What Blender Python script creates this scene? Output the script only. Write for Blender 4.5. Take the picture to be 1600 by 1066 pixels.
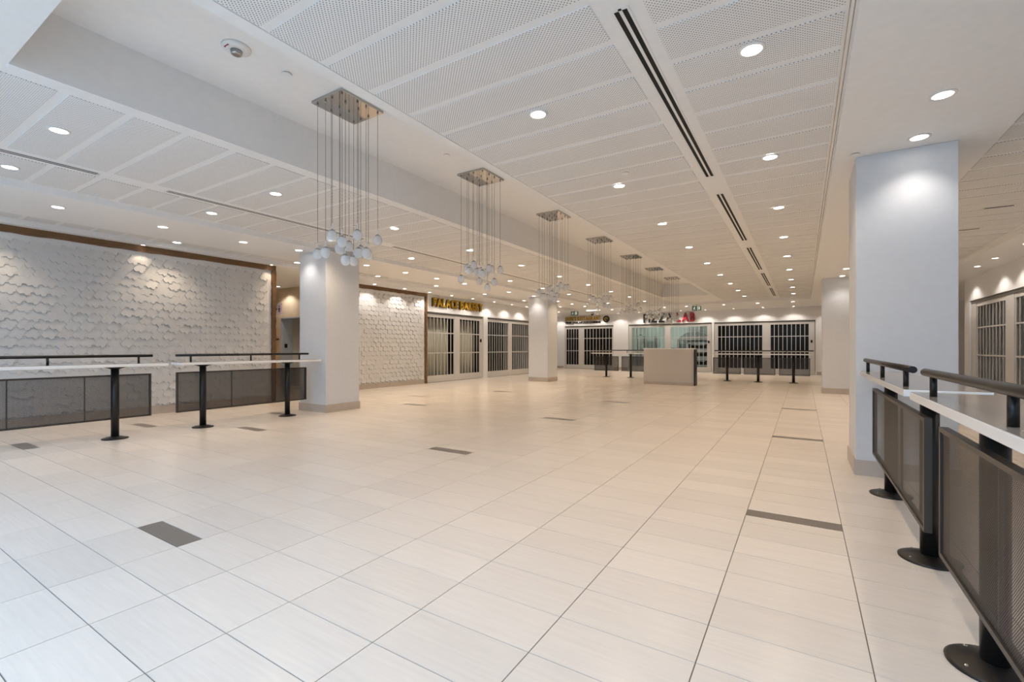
import bpy, bmesh, math, random
from mathutils import Vector, Matrix
random.seed(7)
sc = bpy.context.scene
for o in list(bpy.data.objects):
    bpy.data.objects.remove(o)
C = sc.collection
# ------------------------------------------------------------------ camera
F_PX, EYE, YAW, HOR = 727.0, 1.283, 0.5585, 543.0
cam_d = bpy.data.cameras.new('camera')
cam = bpy.data.objects.new('camera', cam_d)
C.objects.link(cam)
cam.location = (0, 0, EYE)
cam.rotation_euler = (math.pi / 2, 0, YAW)
cam_d.sensor_width = 36
cam_d.lens = F_PX / 1600 * 36
cam_d.shift_y = (HOR - 533) / 1600
cam_d.clip_start = 0.02
sc.camera = cam
# ------------------------------------------------------------------ sky above the roof light of the hall behind the camera
w = bpy.data.worlds.new('sky')
sc.world = w
w.use_nodes = True
bg = w.node_tree.nodes['Background']
bg.inputs[0].default_value = (0.43, 0.68, 1.0, 1)
bg.inputs[1].default_value = 8.2
# portal in the roof-light opening (guides sky sampling, emits nothing itself)
RX0, RX1, RY0, RY1 = -7.6, 1.1, -4.9, -1.3
pd = bpy.data.lights.new('roof_light_portal', 'AREA')
pd.shape = 'RECTANGLE'; pd.size = RX1 - RX0; pd.size_y = RY1 - RY0
pd.cycles.is_portal = True
po = bpy.data.objects.new('roof_light_portal', pd); C.objects.link(po)
po.location = ((RX0 + RX1) / 2, (RY0 + RY1) / 2, 3.98)
# ------------------------------------------------------------------ exposure
sc.view_settings.view_transform = 'Standard'
sc.view_settings.look = 'None'
sc.view_settings.gamma = 1
sc.view_settings.use_curve_mapping = False
sc.view_settings.exposure = 0.0
LAMP_W = 61.0            # watts of one downlight
LAMP_COL = (1.0, 0.79, 0.56)

# ------------------------------------------------------------------ materials
def mat(name, col, rough=0.5, metal=0.0, spec=0.5, emit=None, estr=0.0):
    m = bpy.data.materials.new(name); m.use_nodes = True
    b = m.node_tree.nodes['Principled BSDF']
    b.inputs['Base Color'].default_value = (*col, 1)
    b.inputs['Roughness'].default_value = rough
    b.inputs['Metallic'].default_value = metal
    b.inputs['Specular IOR Level'].default_value = spec
    if emit:
        b.inputs['Emission Color'].default_value = (*emit, 1)
        b.inputs['Emission Strength'].default_value = estr
    return m
class NT:
    def __init__(s, m):
        s.t = m.node_tree; s.b = s.t.nodes['Principled BSDF']; s.out = s.t.nodes['Material Output']
    def n(s, typ, **kw):
        x = s.t.nodes.new(typ)
        for k, v in kw.items(): setattr(x, k, v)
        return x
    def l(s, a, b): s.t.links.new(a, b)
    def math(s, op, a, b=None, c=None):
        x = s.n('ShaderNodeMath', operation=op)
        for i, v in enumerate((a, b, c)):
            if v is None: continue
            if isinstance(v, (int, float)): x.inputs[i].default_value = v
            else: s.l(v, x.inputs[i])
        return x.outputs[0]
    def pos(s):
        g = s.n('ShaderNodeNewGeometry'); sp = s.n('ShaderNodeSeparateXYZ'); s.l(g.outputs['Position'], sp.inputs[0])
        return g.outputs['Position'], sp.outputs[0], sp.outputs[1], sp.outputs[2]
    def mix(s, f, a, b):
        x = s.n('ShaderNodeMix', data_type='RGBA')
        for i, v in ((0, f), (6, a), (7, b)):
            if isinstance(v, (int, float)): x.inputs[i].default_value = v
            elif isinstance(v, tuple): x.inputs[i].default_value = (*v, 1)
            else: s.l(v, x.inputs[i])
        return x.outputs[2]
    def dots(s, u, v, pitch, r):       # 1 inside the holes of a staggered grid
        uu = s.math('DIVIDE', u, pitch); vv = s.math('DIVIDE', v, pitch)
        d = []
        for off in (0.0, 0.5):
            a = s.math('SUBTRACT', s.math('FRACT', s.math('ADD', uu, off)), 0.5)
            b = s.math('SUBTRACT', s.math('FRACT', s.math('ADD', vv, off)), 0.5)
            d.append(s.math('SQRT', s.math('ADD', s.math('MULTIPLY', a, a), s.math('MULTIPLY', b, b))))
        return s.math('LESS_THAN', s.math('MINIMUM', d[0], d[1]), r)
def paint(name, col, rough=0.55, amt=0.02, scale=14.0, bump=0.03):
    m = mat(name, col, rough, spec=0.3); t = NT(m)
    p = t.pos()[0]
    nz = t.n('ShaderNodeTexNoise'); nz.inputs['Scale'].default_value = scale; nz.inputs['Detail'].default_value = 3
    t.l(p, nz.inputs['Vector'])
    c2 = tuple(max(0, c * (1 - amt * 3)) for c in col)
    t.l(t.mix(nz.outputs[0], c2, tuple(min(1, c * (1 + amt)) for c in col)), t.b.inputs['Base Color'])
    if bump:
        bp = t.n('ShaderNodeBump'); bp.inputs['Strength'].default_value = bump
        n2 = t.n('ShaderNodeTexNoise'); n2.inputs['Scale'].default_value = 260
        t.l(p, n2.inputs['Vector']); t.l(n2.outputs[0], bp.inputs['Height']); t.l(bp.outputs[0], t.b.inputs['Normal'])
    return m
WHITE = paint('white_wall_paint', (0.80, 0.79, 0.78))
CEIL = paint('white_ceiling_paint', (0.86, 0.855, 0.845), 0.6)
COLUMN = paint('column_paint', (0.67, 0.675, 0.69), 0.5)
HEXM = paint('white_plaster_relief_tile', (0.63, 0.62, 0.61), 0.6, 0.015, 30)
# floor tile: pale stoneware with fine streaks along the long side
TX, TY, GX, GY = 0.608, 0.303, -0.37, 2.0
def floor_mat(name, col, streak, rough):
    m = mat(name, col, rough, spec=0.5); t = NT(m)
    p, x, y, z = t.pos()
    ix = t.math('FLOOR', t.math('DIVIDE', t.math('SUBTRACT', x, GX), TX)); iy = t.math('FLOOR', t.math('DIVIDE', t.math('SUBTRACT', y, GY), TY))
    cb = t.n('ShaderNodeCombineXYZ'); t.l(ix, cb.inputs[0]); t.l(iy, cb.inputs[1])
    wn = t.n('ShaderNodeTexWhiteNoise', noise_dimensions='2D'); t.l(cb.outputs[0], wn.inputs['Vector'])
    mp = t.n('ShaderNodeMapping'); mp.inputs['Scale'].default_value = (3.0, 60.0, 1); t.l(p, mp.inputs['Vector'])
    ad = t.n('ShaderNodeVectorMath', operation='ADD'); t.l(mp.outputs[0], ad.inputs[0])
    sc_ = t.n('ShaderNodeVectorMath', operation='SCALE'); sc_.inputs['Scale'].default_value = 37; t.l(cb.outputs[0], sc_.inputs[0]); t.l(sc_.outputs[0], ad.inputs[1])
    nz = t.n('ShaderNodeTexNoise'); nz.inputs['Scale'].default_value = 1.0; nz.inputs['Detail'].default_value = 6; t.l(ad.outputs[0], nz.inputs['Vector'])
    f = t.math('ADD', t.math('MULTIPLY', nz.outputs[0], 0.75), t.math('MULTIPLY', wn.outputs['Value'], 0.35))
    t.l(t.mix(f, tuple(c * (1 - streak) for c in col), tuple(min(1, c * (1 + streak)) for c in col)), t.b.inputs['Base Color'])
    return m
TILE = floor_mat('pale_stone_floor_tile', (0.70, 0.63, 0.56), 0.12, 0.22)
DTILE = floor_mat('dark_grey_floor_tile', (0.17, 0.145, 0.125), 0.08, 0.32)
GROUT = mat('floor_grout', (0.17, 0.14, 0.115), 0.85)
BASET = paint('beige_base_tile', (0.52, 0.45, 0.385), 0.4, 0.04, 9)
BEIGET = paint('beige_lobby_tile', (0.74, 0.60, 0.44), 0.35, 0.04, 6)
# perforated acoustic board
def perf_mat():
    m = mat('perforated_ceiling_board', (0.76, 0.75, 0.745), 0.6, spec=0.25); t = NT(m)
    p, x, y, z = t.pos()
    d = t.dots(x, y, 0.026, 0.175)
    t.l(t.mix(d, (0.84, 0.835, 0.825), (0.26, 0.25, 0.245)), t.b.inputs['Base Color'])
    return m
PERF = perf_mat()
def wood_mat():
    m = mat('brown_wood_trim', (0.13, 0.065, 0.025), 0.5); t = NT(m)
    p = t.pos()[0]
    mp = t.n('ShaderNodeMapping'); mp.inputs['Scale'].default_value = (30, 3, 30); t.l(p, mp.inputs['Vector'])
    nz = t.n('ShaderNodeTexNoise'); nz.inputs['Scale'].default_value = 1.5; nz.inputs['Detail'].default_value = 5; t.l(mp.outputs[0], nz.inputs['Vector'])
    t.l(t.mix(nz.outputs[0], (0.07, 0.032, 0.012), (0.24, 0.125, 0.05)), t.b.inputs['Base Color'])
    return m
WOOD = wood_mat()
DARK = mat('dark_bronze_metal', (0.028, 0.025, 0.023), 0.38, 0.6)
FRAME = mat('bronze_frame_metal', (0.065, 0.054, 0.046), 0.4, 0.4)
QUARTZ = paint('white_quartz_top', (0.80, 0.79, 0.77), 0.13, 0.01, 40, 0)
QUARTZ.node_tree.nodes['Principled BSDF'].inputs['Specular IOR Level'].default_value = 0.6
GREYTOP = paint('grey_laminate_surface', (0.30, 0.275, 0.26), 0.16, 0.03, 20, 0)
def mesh_mat():
    m = mat('perforated_steel_sheet', (0.040, 0.033, 0.029), 0.42, 0.35); t = NT(m)
    tc = t.n('ShaderNodeTexCoord'); sp = t.n('ShaderNodeSeparateXYZ'); t.l(tc.outputs['Object'], sp.inputs[0])
    d = t.dots(sp.outputs[1], sp.outputs[2], 0.0125, 0.258)
    tr = t.n('ShaderNodeBsdfTransparent'); mx = t.n('ShaderNodeMixShader')
    t.l(d, mx.inputs[0]); t.l(t.b.outputs[0], mx.inputs[1]); t.l(tr.outputs[0], mx.inputs[2]); t.l(mx.outputs[0], t.out.inputs[0])
    return m
MESHM = mesh_mat()
CHROME = mat('polished_chrome', (0.50, 0.48, 0.46), 0.07, 1.0)
CAPM = mat('brushed_steel', (0.42, 0.41, 0.40), 0.25, 1.0)
CORD = mat('steel_cord', (0.20, 0.18, 0.165), 0.4, 0.7)
def glassy(name, col, trans, rough=0.08):
    m = mat(name, col, rough, spec=0.6); t = NT(m)
    tr = t.n('ShaderNodeBsdfTransparent'); tr.inputs[0].default_value = (0.95, 0.96, 0.96, 1); mx = t.n('ShaderNodeMixShader'); mx.inputs[0].default_value = trans
    t.l(t.b.outputs[0], mx.inputs[1]); t.l(tr.outputs[0], mx.inputs[2]); t.l(mx.outputs[0], t.out.inputs[0])
    return m
GLOBE = glassy('frosted_ribbed_glass', (0.95, 0.95, 0.95), 0.30, 0.1)
_t = NT(GLOBE); _tl = _t.n('ShaderNodeBsdfTranslucent'); _tl.inputs[0].default_value = (0.95, 0.95, 0.96, 1); _m2 = _t.n('ShaderNodeMixShader'); _m2.inputs[0].default_value = 0.6
_old = [l for l in _t.t.links if l.from_node == _t.b][0]; _dst = _old.to_socket; _t.t.links.remove(_old)
_t.l(_t.b.outputs[0], _m2.inputs[1]); _t.l(_tl.outputs[0], _m2.inputs[2]); _t.l(_m2.outputs[0], _dst)
PANE = glassy('gate_pane', (0.03, 0.03, 0.03), 0.92, 0.04)
GATE = mat('grey_aluminium', (0.64, 0.61, 0.575), 0.4, 0.1)
GATED = mat('dark_aluminium_header', (0.16, 0.145, 0.13), 0.45, 0.4)
LENS = mat('lit_lens', (1, 1, 1), 0.4, emit=(1.0, 0.93, 0.82), estr=14.0)
RING = mat('white_metal_ring', (0.80, 0.79, 0.77), 0.4)
BLACK = mat('black_slot', (0.006, 0.006, 0.006), 0.8)
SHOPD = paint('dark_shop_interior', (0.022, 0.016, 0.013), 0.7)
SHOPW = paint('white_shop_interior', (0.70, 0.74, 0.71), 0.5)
GOLD = mat('gold_letter', (0.62, 0.38, 0.05), 0.28, 0.75)
LBLACK = mat('black_letter', (0.012, 0.010, 0.010), 0.35)
LRED = mat('red_letter', (0.30, 0.008, 0.020), 0.35)
CURTAIN = paint('cream_curtain', (0.90, 0.85, 0.70), 0.8, 0.03, 5)
GREEN = mat('exit_green', (0.008, 0.055, 0.030), 0.4, emit=(0.01, 0.10, 0.05), estr=0.15)
SIGNW = mat('exit_white', (0.8, 0.85, 0.8), 0.5, emit=(0.8, 0.95, 0.85), estr=0.35)
STEEL = mat('stainless_steel', (0.55, 0.56, 0.56), 0.28, 0.9)
ELEV = mat('blue_grey_lift_frame', (0.46, 0.52, 0.60), 0.4, 0.0)
ELEVD = mat('beige_lift_door', (0.55, 0.52, 0.47), 0.4, 0.0)
KIOSK = paint('pale_kiosk_laminate', (0.60, 0.55, 0.49), 0.4, 0.01, 8)
PINK = mat('pale_pink_sign', (0.62, 0.45, 0.48), 0.5)
NAVY = mat('dark_pictogram', (0.03, 0.025, 0.06), 0.5)

# ------------------------------------------------------------------ helpers
def link(o, parent=None):
    C.objects.link(o)
    if parent: o.parent = parent
    return o
def obj(name, me, m=None, parent=None, loc=(0, 0, 0), rot=(0, 0, 0)):
    if m and not me.materials: me.materials.append(m)
    o = bpy.data.objects.new(name, me); o.location = loc; o.rotation_euler = rot
    return link(o, parent)
def tag(o, label=None, cat=None, group=None, kind=None):
    if label: o['label'] = label
    if cat: o['category'] = cat
    if group: o['group'] = group
    if kind: o['kind'] = kind
    return o
def thing(name, label, cat, loc=(0, 0, 0), rotz=0, group=None):
    o = bpy.data.objects.new(name, None); o.location = loc; o.rotation_euler = (0, 0, rotz); o.empty_display_size = 0.1
    return tag(link(o), label, cat, group)
class MB:
    def __init__(s): s.v = []; s.f = []
    def add(s, vs, fs):
        b = len(s.v); s.v += [tuple(v) for v in vs]; s.f += [tuple(b + i for i in f) for f in fs]; return s
    def box(s, x0, x1, y0, y1, z0, z1):
        return s.add([(x0, y0, z0), (x1, y0, z0), (x1, y1, z0), (x0, y1, z0), (x0, y0, z1), (x1, y0, z1), (x1, y1, z1), (x0, y1, z1)],
                     [(0, 3, 2, 1), (4, 5, 6, 7), (0, 1, 5, 4), (1, 2, 6, 5), (2, 3, 7, 6), (3, 0, 4, 7)])
    def lathe(s, prof, n=24, cx=0, cy=0):      # prof: (r, z) from bottom to top
        vs = []; fs = []; m = len(prof)
        for i in range(n):
            a = 2 * math.pi * i / n
            vs += [(cx + r * math.cos(a), cy + r * math.sin(a), z) for r, z in prof]
        for i in range(n):
            j = (i + 1) % n
            for k in range(m - 1): fs.append((i * m + k, j * m + k, j * m + k + 1, i * m + k + 1))
        fs.append(tuple(i * m for i in reversed(range(n)))); fs.append(tuple(i * m + m - 1 for i in range(n)))
        return s.add(vs, fs)
    def tube(s, p, q, r, n=12):
        p, q = Vector(p), Vector(q); d = (q - p).normalized()
        u = d.orthogonal().normalized(); v = d.cross(u); vs = []
        for e in (p, q):
            for i in range(n):
                a = 2 * math.pi * i / n; vs.append(e + (u * math.cos(a) + v * math.sin(a)) * r)
        fs = [(i, (i + 1) % n, n + (i + 1) % n, n + i) for i in range(n)]
        fs += [tuple(reversed(range(n))), tuple(range(n, 2 * n))]
        return s.add(vs, fs)
    def prism(s, pts, z0, z1):                # polygon in xy, extruded in z
        n = len(pts)
        return s.add([(x, y, z0) for x, y in pts] + [(x, y, z1) for x, y in pts],
                     [tuple(reversed(range(n))), tuple(range(n, 2 * n))] + [(i, (i + 1) % n, n + (i + 1) % n, n + i) for i in range(n)])
    def mesh(s, name='m', smooth=False, bevel=0.0):
        me = bpy.data.meshes.new(name); me.from_pydata(s.v, [], s.f); me.validate()
        if bevel:
            bm = bmesh.new(); bm.from_mesh(me)
            bmesh.ops.bevel(bm, geom=[e for e in bm.edges], offset=bevel, segments=2, affect='EDGES', profile=0.5)
            bm.to_mesh(me); bm.free()
        if smooth:
            me.polygons.foreach_set('use_smooth', [len(p.vertices) == 4 for p in me.polygons])
        me.update(); return me
def box(name, b, m, parent=None, bevel=0.0):
    return obj(name, MB().box(*b).mesh(name, bevel=bevel), m, parent)
def struct(name, mb, m):
    return tag(obj(name, mb.mesh(name), m), kind='structure')
def proj(x, y, z):
    c, s = math.cos(YAW), math.sin(YAW)
    wd = -s * x + c * y
    if wd < 0.05: return None
    return 800 + F_PX * (c * x + s * y) / wd, HOR - F_PX * (z - EYE) / wd, wd
def inframe(x, y, z, m=0):
    p = proj(x, y, z)
    return p is not None and -m < p[0] < 1600 + m and -m < p[1] < 1066 + m

# ------------------------------------------------------------------ main dimensions (metres)
ZS, ZP, ZT, ZTOP = 3.20, 3.28, 3.77, 3.95       # soffit, perforated field, chandelier trough, slab
XR, XL, XB = 3.95, -10.60, -11.40                # right shops, relief wall, left shops
YN, YC, YBK = -5.0, -1.3, 25.80                            # window wall behind the camera, back shops
TRL, TRR, TRN, TRF = -4.74, -2.99, 0.90, 18.9    # trough
PEND = 21.75                                     # far end of the perforated bays

# ------------------------------------------------------------------ floor
floor = struct('floor', MB().box(-16.5, 8.0, YN - 0.1, 30.2, -0.12, -0.003), GROUT)
darks = {}
def cell(x, y): return int(math.floor((x - GX) / TX)), int(math.floor((y - GY) / TY))
for x, y in [(-3.67, 1.49), (-3.67, 4.48), (-3.67, 7.52), (-3.67, 10.63), (-3.67, 13.80), (-0.07, 4.07), (-0.07, 7.74), (-0.07, 11.31), (-0.07, 15.2),
             (-7.36, 7.74), (-7.36, 4.08), (-7.36, 11.3), (-7.36, 15.19), (-8.69, 9.04), (-8.85, 5.22), (-9.41, 3.36), (-8.67, 1.72), (-10.9, 12.6), (-10.3, 16.2)]:
    i, j = cell(x, y)
    half = 0 if (y - GY) / TY - j < 0.5 else 1
    darks[(i, j)] = half
g = 0.0021
def tile_mesh(w_, d_, nm, m):
    b = 0.0006
    mb = MB()
    vs = [(0, 0, -0.003), (w_, 0, -0.003), (w_, d_, -0.003), (0, d_, -0.003), (b, b, 0), (w_ - b, b, 0), (w_ - b, d_ - b, 0), (b, d_ - b, 0)]
    mb.add(vs, [(4, 5, 6, 7), (0, 1, 5, 4), (1, 2, 6, 5), (2, 3, 7, 6), (3, 0, 4, 7)])
    me = mb.mesh(nm); me.materials.append(m); return me
full_me = tile_mesh(TX - 2 * g, TY - 2 * g, 'floor_tile', TILE)
half_me = tile_mesh(TX - 2 * g, TY / 2 - 2 * g, 'floor_half_tile', TILE)
dark_me = tile_mesh(TX - 2 * g, TY / 2 - 2 * g, 'dark_floor_tile', DTILE)
cells = []
for i in range(int((-16.4 - GX) / TX), int((7.9 - GX) / TX)):
    for j in range(int((YN - GY) / TY), int((30.0 - GY) / TY)):
        x, y = GX + i * TX, GY + j * TY
        p = proj(x + TX / 2, y + TY / 2, 0)
        inf = p is not None and -60 < p[0] < 1660 and p[1] < 1120
        cells.append((p[2] if inf else 1e3 + abs(y), i, j, x, y))
cells.sort()
rest = MB(); npc = 0
for d_, i, j, x, y in cells:
    if (i, j) in darks:
        h = darks[(i, j)]
        t = obj('dark_tile', dark_me, None, floor, (x + g, y + g + h * TY / 2, 0)); t['label'] = 'dark grey half-width accent tile'
        obj('floor_tile', half_me, None, floor, (x + g, y + g + (1 - h) * TY / 2, 0)); npc += 1
    elif npc < 270 and d_ < 1e3:
        obj('floor_tile', full_me, None, floor, (x + g, y + g, 0)); npc += 1
    else:
        b = 0.0006; w_, dd = TX - 2 * g, TY - 2 * g; X, Y = x + g, y + g
        rest.add([(X, Y, -0.003), (X + w_, Y, -0.003), (X + w_, Y + dd, -0.003), (X, Y + dd, -0.003), (X + b, Y + b, 0), (X + w_ - b, Y + b, 0), (X + w_ - b, Y + dd - b, 0), (X + b, Y + dd - b, 0)],
                 [(4, 5, 6, 7), (0, 1, 5, 4), (1, 2, 6, 5), (2, 3, 7, 6), (3, 0, 4, 7)])
tag(obj('floor_tiles', rest.mesh('floor_tiles'), TILE, floor), kind='stuff')

# ------------------------------------------------------------------ ceiling
cb = MB()
def cbox(x0, x1, y0, y1, z0): cb.box(x0, x1, y0, y1, z0, ZTOP)
FX0, FX1 = -16.5, 8.0
cbox(0.27, 1.53, YC, PEND, ZS)                     # soffit over the right columns
cbox(3.10, FX1, YC, PEND, ZS)                      # soffit along the right shops
cbox(-9.60, -8.00, YC, PEND, ZS)                   # soffit over the left columns
cbox(-16.5, -10.38, YC, PEND, ZS)                  # soffit along the left wall
cbox(FX0, FX1, PEND, 30.2, ZS)                     # soffit in front of the back shops
BZ = ZP + 0.006
cbox(TRR, 0.27, YC, PEND, BZ)                      # right bay
cbox(-8.00, TRL, YC, PEND, BZ)                     # left bay
cbox(1.53, 3.10, YC, PEND, BZ); cbox(-10.38, -9.60, YC, PEND, BZ)
cbox(TRL, TRR, YC, TRN, BZ); cbox(TRL, TRR, TRF, PEND, BZ)
cbox(TRL, TRR, TRN, TRF, ZT)
cbox(FX0, RX0, YN, YC, ZS); cbox(RX1, FX1, YN, YC, ZS); cbox(RX0, RX1, YN, RY0, ZS)
ceiling = struct('ceiling', cb, CEIL)
# light trim lips along the bay edges
lip = MB()
for x0, x1 in ((TRR, TRR + 0.11), (TRL - 0.07, TRL)): lip.box(x0, x1, TRN, TRF, ZP - 0.001, BZ)
obj('edge_trim', lip.mesh('edge_trim'), CEIL, ceiling)
rv = MB()
for a in (0.232, 0.256): rv.box(a, a + 0.007, YC, PEND - 0.05, BZ - 0.0015, BZ)
obj('shadow_gap', rv.mesh('shadow_gap'), CAPM, ceiling)
# perforated fields between plain bands
PITCH, BAND, PY0 = 0.4255, 0.066, 3.36
fields = [(-2.87, -1.06), (-0.78, 0.215), (-6.74, -4.93), (-7.94, -7.02), (1.60, 3.04), (-10.34, -9.66)]
pcache = {}
stuffp = MB(); cnt = 0
for x0, x1 in fields:
    k = -19
    while PY0 + k * PITCH < PEND - 0.5:
        y0 = PY0 + k * PITCH + BAND / 2; y1 = y0 + PITCH - BAND; k += 1
        if y0 < YC + 0.05: continue
        vis = any(inframe(x, y, ZP, 20) for x in (x0, x1) for y in (y0, y1))
        if vis and y0 < 13.5 and cnt < 298:
            key = (x0, x1)
            if key not in pcache:
                pcache[key] = MB().box(0, x1 - x0, 0, y1 - y0, 0, BZ - ZP + 0.002).mesh('perforated_panel'); pcache[key].materials.append(PERF)
            obj('perforated_panel', pcache[key], None, ceiling, (x0, y0, ZP)); cnt += 1
        else:
            stuffp.box(x0, x1, y0, y1, ZP, BZ + 0.001)
tag(obj('perforated_panels', stuffp.mesh('perforated_panels'), PERF, ceiling), kind='stuff')

# ------------------------------------------------------------------ walls
def wall(name, boxes, m=WHITE):
    mb = MB()
    for b in boxes: mb.box(*b)
    return struct(name, mb, m)
GH = 2.57      # gate opening height
wall_left = wall('wall_left', [(XL - 1.0, XL, YN, 6.36, 0, ZS)])
wall_left_shops = wall('wall_left_shops', [(XB - 0.2, XB, 9.0, 12.46, 0, ZS), (XB - 0.2, XB, 12.46, 15.98, GH, ZS), (XB - 0.2, XB, 15.98, 16.28, 0, ZS), (XB - 0.2, XB, 16.28, 20.2, GH, ZS),
                                (XB - 0.2, XB, 20.2, 20.6, 0, ZS), (-13.4, XB - 0.2, 20.4, 20.6, 0, ZS), (-13.4, -13.2, 20.6, YBK, 0, ZS)])
wall_back = wall('wall_back', [(-13.4, -12.33, YBK, YBK + 0.2, 0, ZS), (-12.33, -9.24, YBK, YBK + 0.2, GH, ZS), (-9.24, -8.36, YBK, YBK + 0.2, 0, ZS), (-8.36, -3.98, YBK, YBK + 0.2, GH, ZS),
                               (-3.98, -3.86, YBK, YBK + 0.2, 0, ZS), (-3.86, 0.50, YBK, YBK + 0.2, GH, ZS), (0.50, 8.0, YBK, YBK + 0.2, 0, ZS)])
wall_right = wall('wall_right', [(XR, XR + 0.2, YN, 12.0, 0, ZS), (XR, XR + 0.2, 12.0, 17.8, GH, ZS), (XR, XR + 0.2, 17.8, 18.25, 0, ZS), (XR + 0.2, 8.0, 18.05, 18.25, 0, ZS), (7.9, 8.0, 18.25, YBK, 0, ZS)])
wall_lobby = wall('wall_lobby', [(-16.4, -14.47, 8.9, 9.1, 0, ZS), (-14.47, -13.0, 8.9, 9.1, 2.25, ZS), (-13.0, XB - 0.2, 8.9, 9.1, 0, ZS), (-16.5, -16.4, YN, 9.4, 0, ZS)], BEIGET)
wall_front = wall('wall_front', [(-16.5, XR + 0.2, YN - 0.15, YN, 0, ZTOP)])
# roof light over the hall behind the camera: frame, bars and panes
window_1 = struct('window_1', MB().box(RX0, RX1, RY0, RY0 + .06, ZTOP - .08, ZTOP).box(RX0, RX1, RY1 - .06, RY1, ZTOP - .08, ZTOP).box(RX0, RX0 + .06, RY0 + .06, RY1 - .06, ZTOP - .08, ZTOP).box(RX1 - .06, RX1, RY0 + .06, RY1 - .06, ZTOP - .08, ZTOP), GATED)
mul = MB().box(-0.025, 0.025, RY0 + .06, RY1 - .06, ZTOP - .07, ZTOP).mesh('roof_bar'); mul.materials.append(GATED)
for k in range(1, 7): obj('roof_bar', mul, None, window_1, (RX0 + k * (RX1 - RX0) / 7, 0, 0))
# base tiles, a row of separate tiles along each wall foot
def base_row(parent, p0, p1, out, h=0.155, t=0.016, L=0.60):
    (x0, y0), (x1, y1) = p0, p1
    n = max(1, round(math.hypot(x1 - x0, y1 - y0) / L)); key = {}
    for k in range(n):
        ax, ay = x0 + (x1 - x0) * k / n, y0 + (y1 - y0) * k / n
        bx_, by = x0 + (x1 - x0) * (k + 1) / n, y0 + (y1 - y0) * (k + 1) / n
        ln = math.hypot(bx_ - ax, by - ay) - 0.003
        kk = round(ln, 4)
        if kk not in key:
            key[kk] = MB().box(0, ln, 0, t, 0, h).mesh('base_tile'); key[kk].materials.append(BASET)
        ang = math.atan2(by - ay, bx_ - ax)
        s = 1 if (-math.sin(ang) * out[0] + math.cos(ang) * out[1]) > 0 else -1
        if s > 0: obj('base_tile', key[kk], None, parent, (ax, ay, 0), (0, 0, ang))
        else: obj('base_tile', key[kk], None, parent, (bx_, by, 0), (0, 0, ang + math.pi))
def base(name, segs, **kw):
    e = bpy.data.objects.new(name, None); link(e); e['kind'] = 'structure'; e.empty_display_size = 0.1
    for p0, p1, out in segs: base_row(e, p0, p1, out, **kw)
    return e
base('baseboard_left', [((XL, 0.2), (XL, 6.36), (1, 0))])
base('baseboard_left_shops', [((XB, 9.0), (XB, 12.46), (1, 0))])
base('baseboard_back', [((-13.2, YBK), (-12.4, YBK), (0, -1)), ((-9.2, YBK), (-8.4, YBK), (0, -1)), ((0.55, YBK), (3.9, YBK), (0, -1))])
base('baseboard_right', [((XR, 17.85), (XR, 18.25), (-1, 0))])

# ------------------------------------------------------------------ relief wall of wavy hexagonal tiles
HW, HR = 0.190, 0.140          # tile width along the wall, row pitch
def wavy_hex(seed):
    r = random.Random(seed); R = HR / 1.5
    cs = [(HW / 2 * 0.997 * [0, 1, 1, 0, -1, -1][k], R * 0.997 * [1, .5, -.5, -1, -.5, .5][k]) for k in range(6)]
    ring = []
    for k in range(6):
        (ax, ay), (bx_, by) = cs[k], cs[(k + 1) % 6]
        nx, ny = by - ay, -(bx_ - ax); ln = math.hypot(nx, ny); nx, ny = nx / ln, ny / ln
        for t in (0, 0.33, 0.67):
            a = 0.019 * math.sin(2 * math.pi * t) * (1, -1, 1)[k % 3]
            ring.append((ax + (bx_ - ax) * t + nx * a, ay + (by - ay) * t + ny * a))
    tx, ty = r.uniform(-0.08, 0.08), r.uniform(-0.23, -0.02)
    h0 = r.uniform(0.023, 0.036)
    n = len(ring)
    top = [(max(0.004, h0 + tx * x + ty * y), x, y) for x, y in ring]      # local x = out of the wall, y along, z up
    return MB().add([(0, x, y) for x, y in ring] + top + [(h0 + 0.002, 0, 0)],
                    [(i, (i + 1) % n, n + (i + 1) % n, n + i) for i in range(n)] + [(n + i, n + (i + 1) % n, 2 * n) for i in range(n)])
hex_mb = [wavy_hex(s) for s in range(14)]
hex_me = []
for h in hex_mb:
    me = h.mesh('relief_tile'); me.materials.append(HEXM); hex_me.append(me)
def relief(parent, xw, y0, y1, z0, z1, limit):
    spots = []; row = 0; z = z0 + HR / 1.5
    while z + HR / 1.5 <= z1 + 0.03:
        y = y0 + HW / 2 + (HW / 2 if row % 2 else 0)
        while y + HW / 2 <= y1 + 0.01:
            p = proj(xw, y, z); vis = p is not None and p[0] > -25
            spots.append((p[2] if vis else 99 + abs(y), y, z)); y += HW
        z += HR; row += 1
    spots.sort(); mb = MB()
    for k, (d_, y, z) in enumerate(spots):
        v = random.randrange(14)
        if k < limit and d_ < 99: obj('relief_tile', hex_me[v], None, parent, (xw, y, z))
        else: mb.add([(a + xw, b + y, c + z) for a, b, c in hex_mb[v].v], hex_mb[v].f)
    if mb.v: tag(obj('relief_tiles', mb.mesh('relief_tiles'), HEXM, parent), kind='stuff')
relief(wall_left, XL, 0.2, 6.27, 0.16, 3.08, 300)
relief(wall_left_shops, XB, 9.0, 12.36, 0.16, 3.08, 300)
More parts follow.
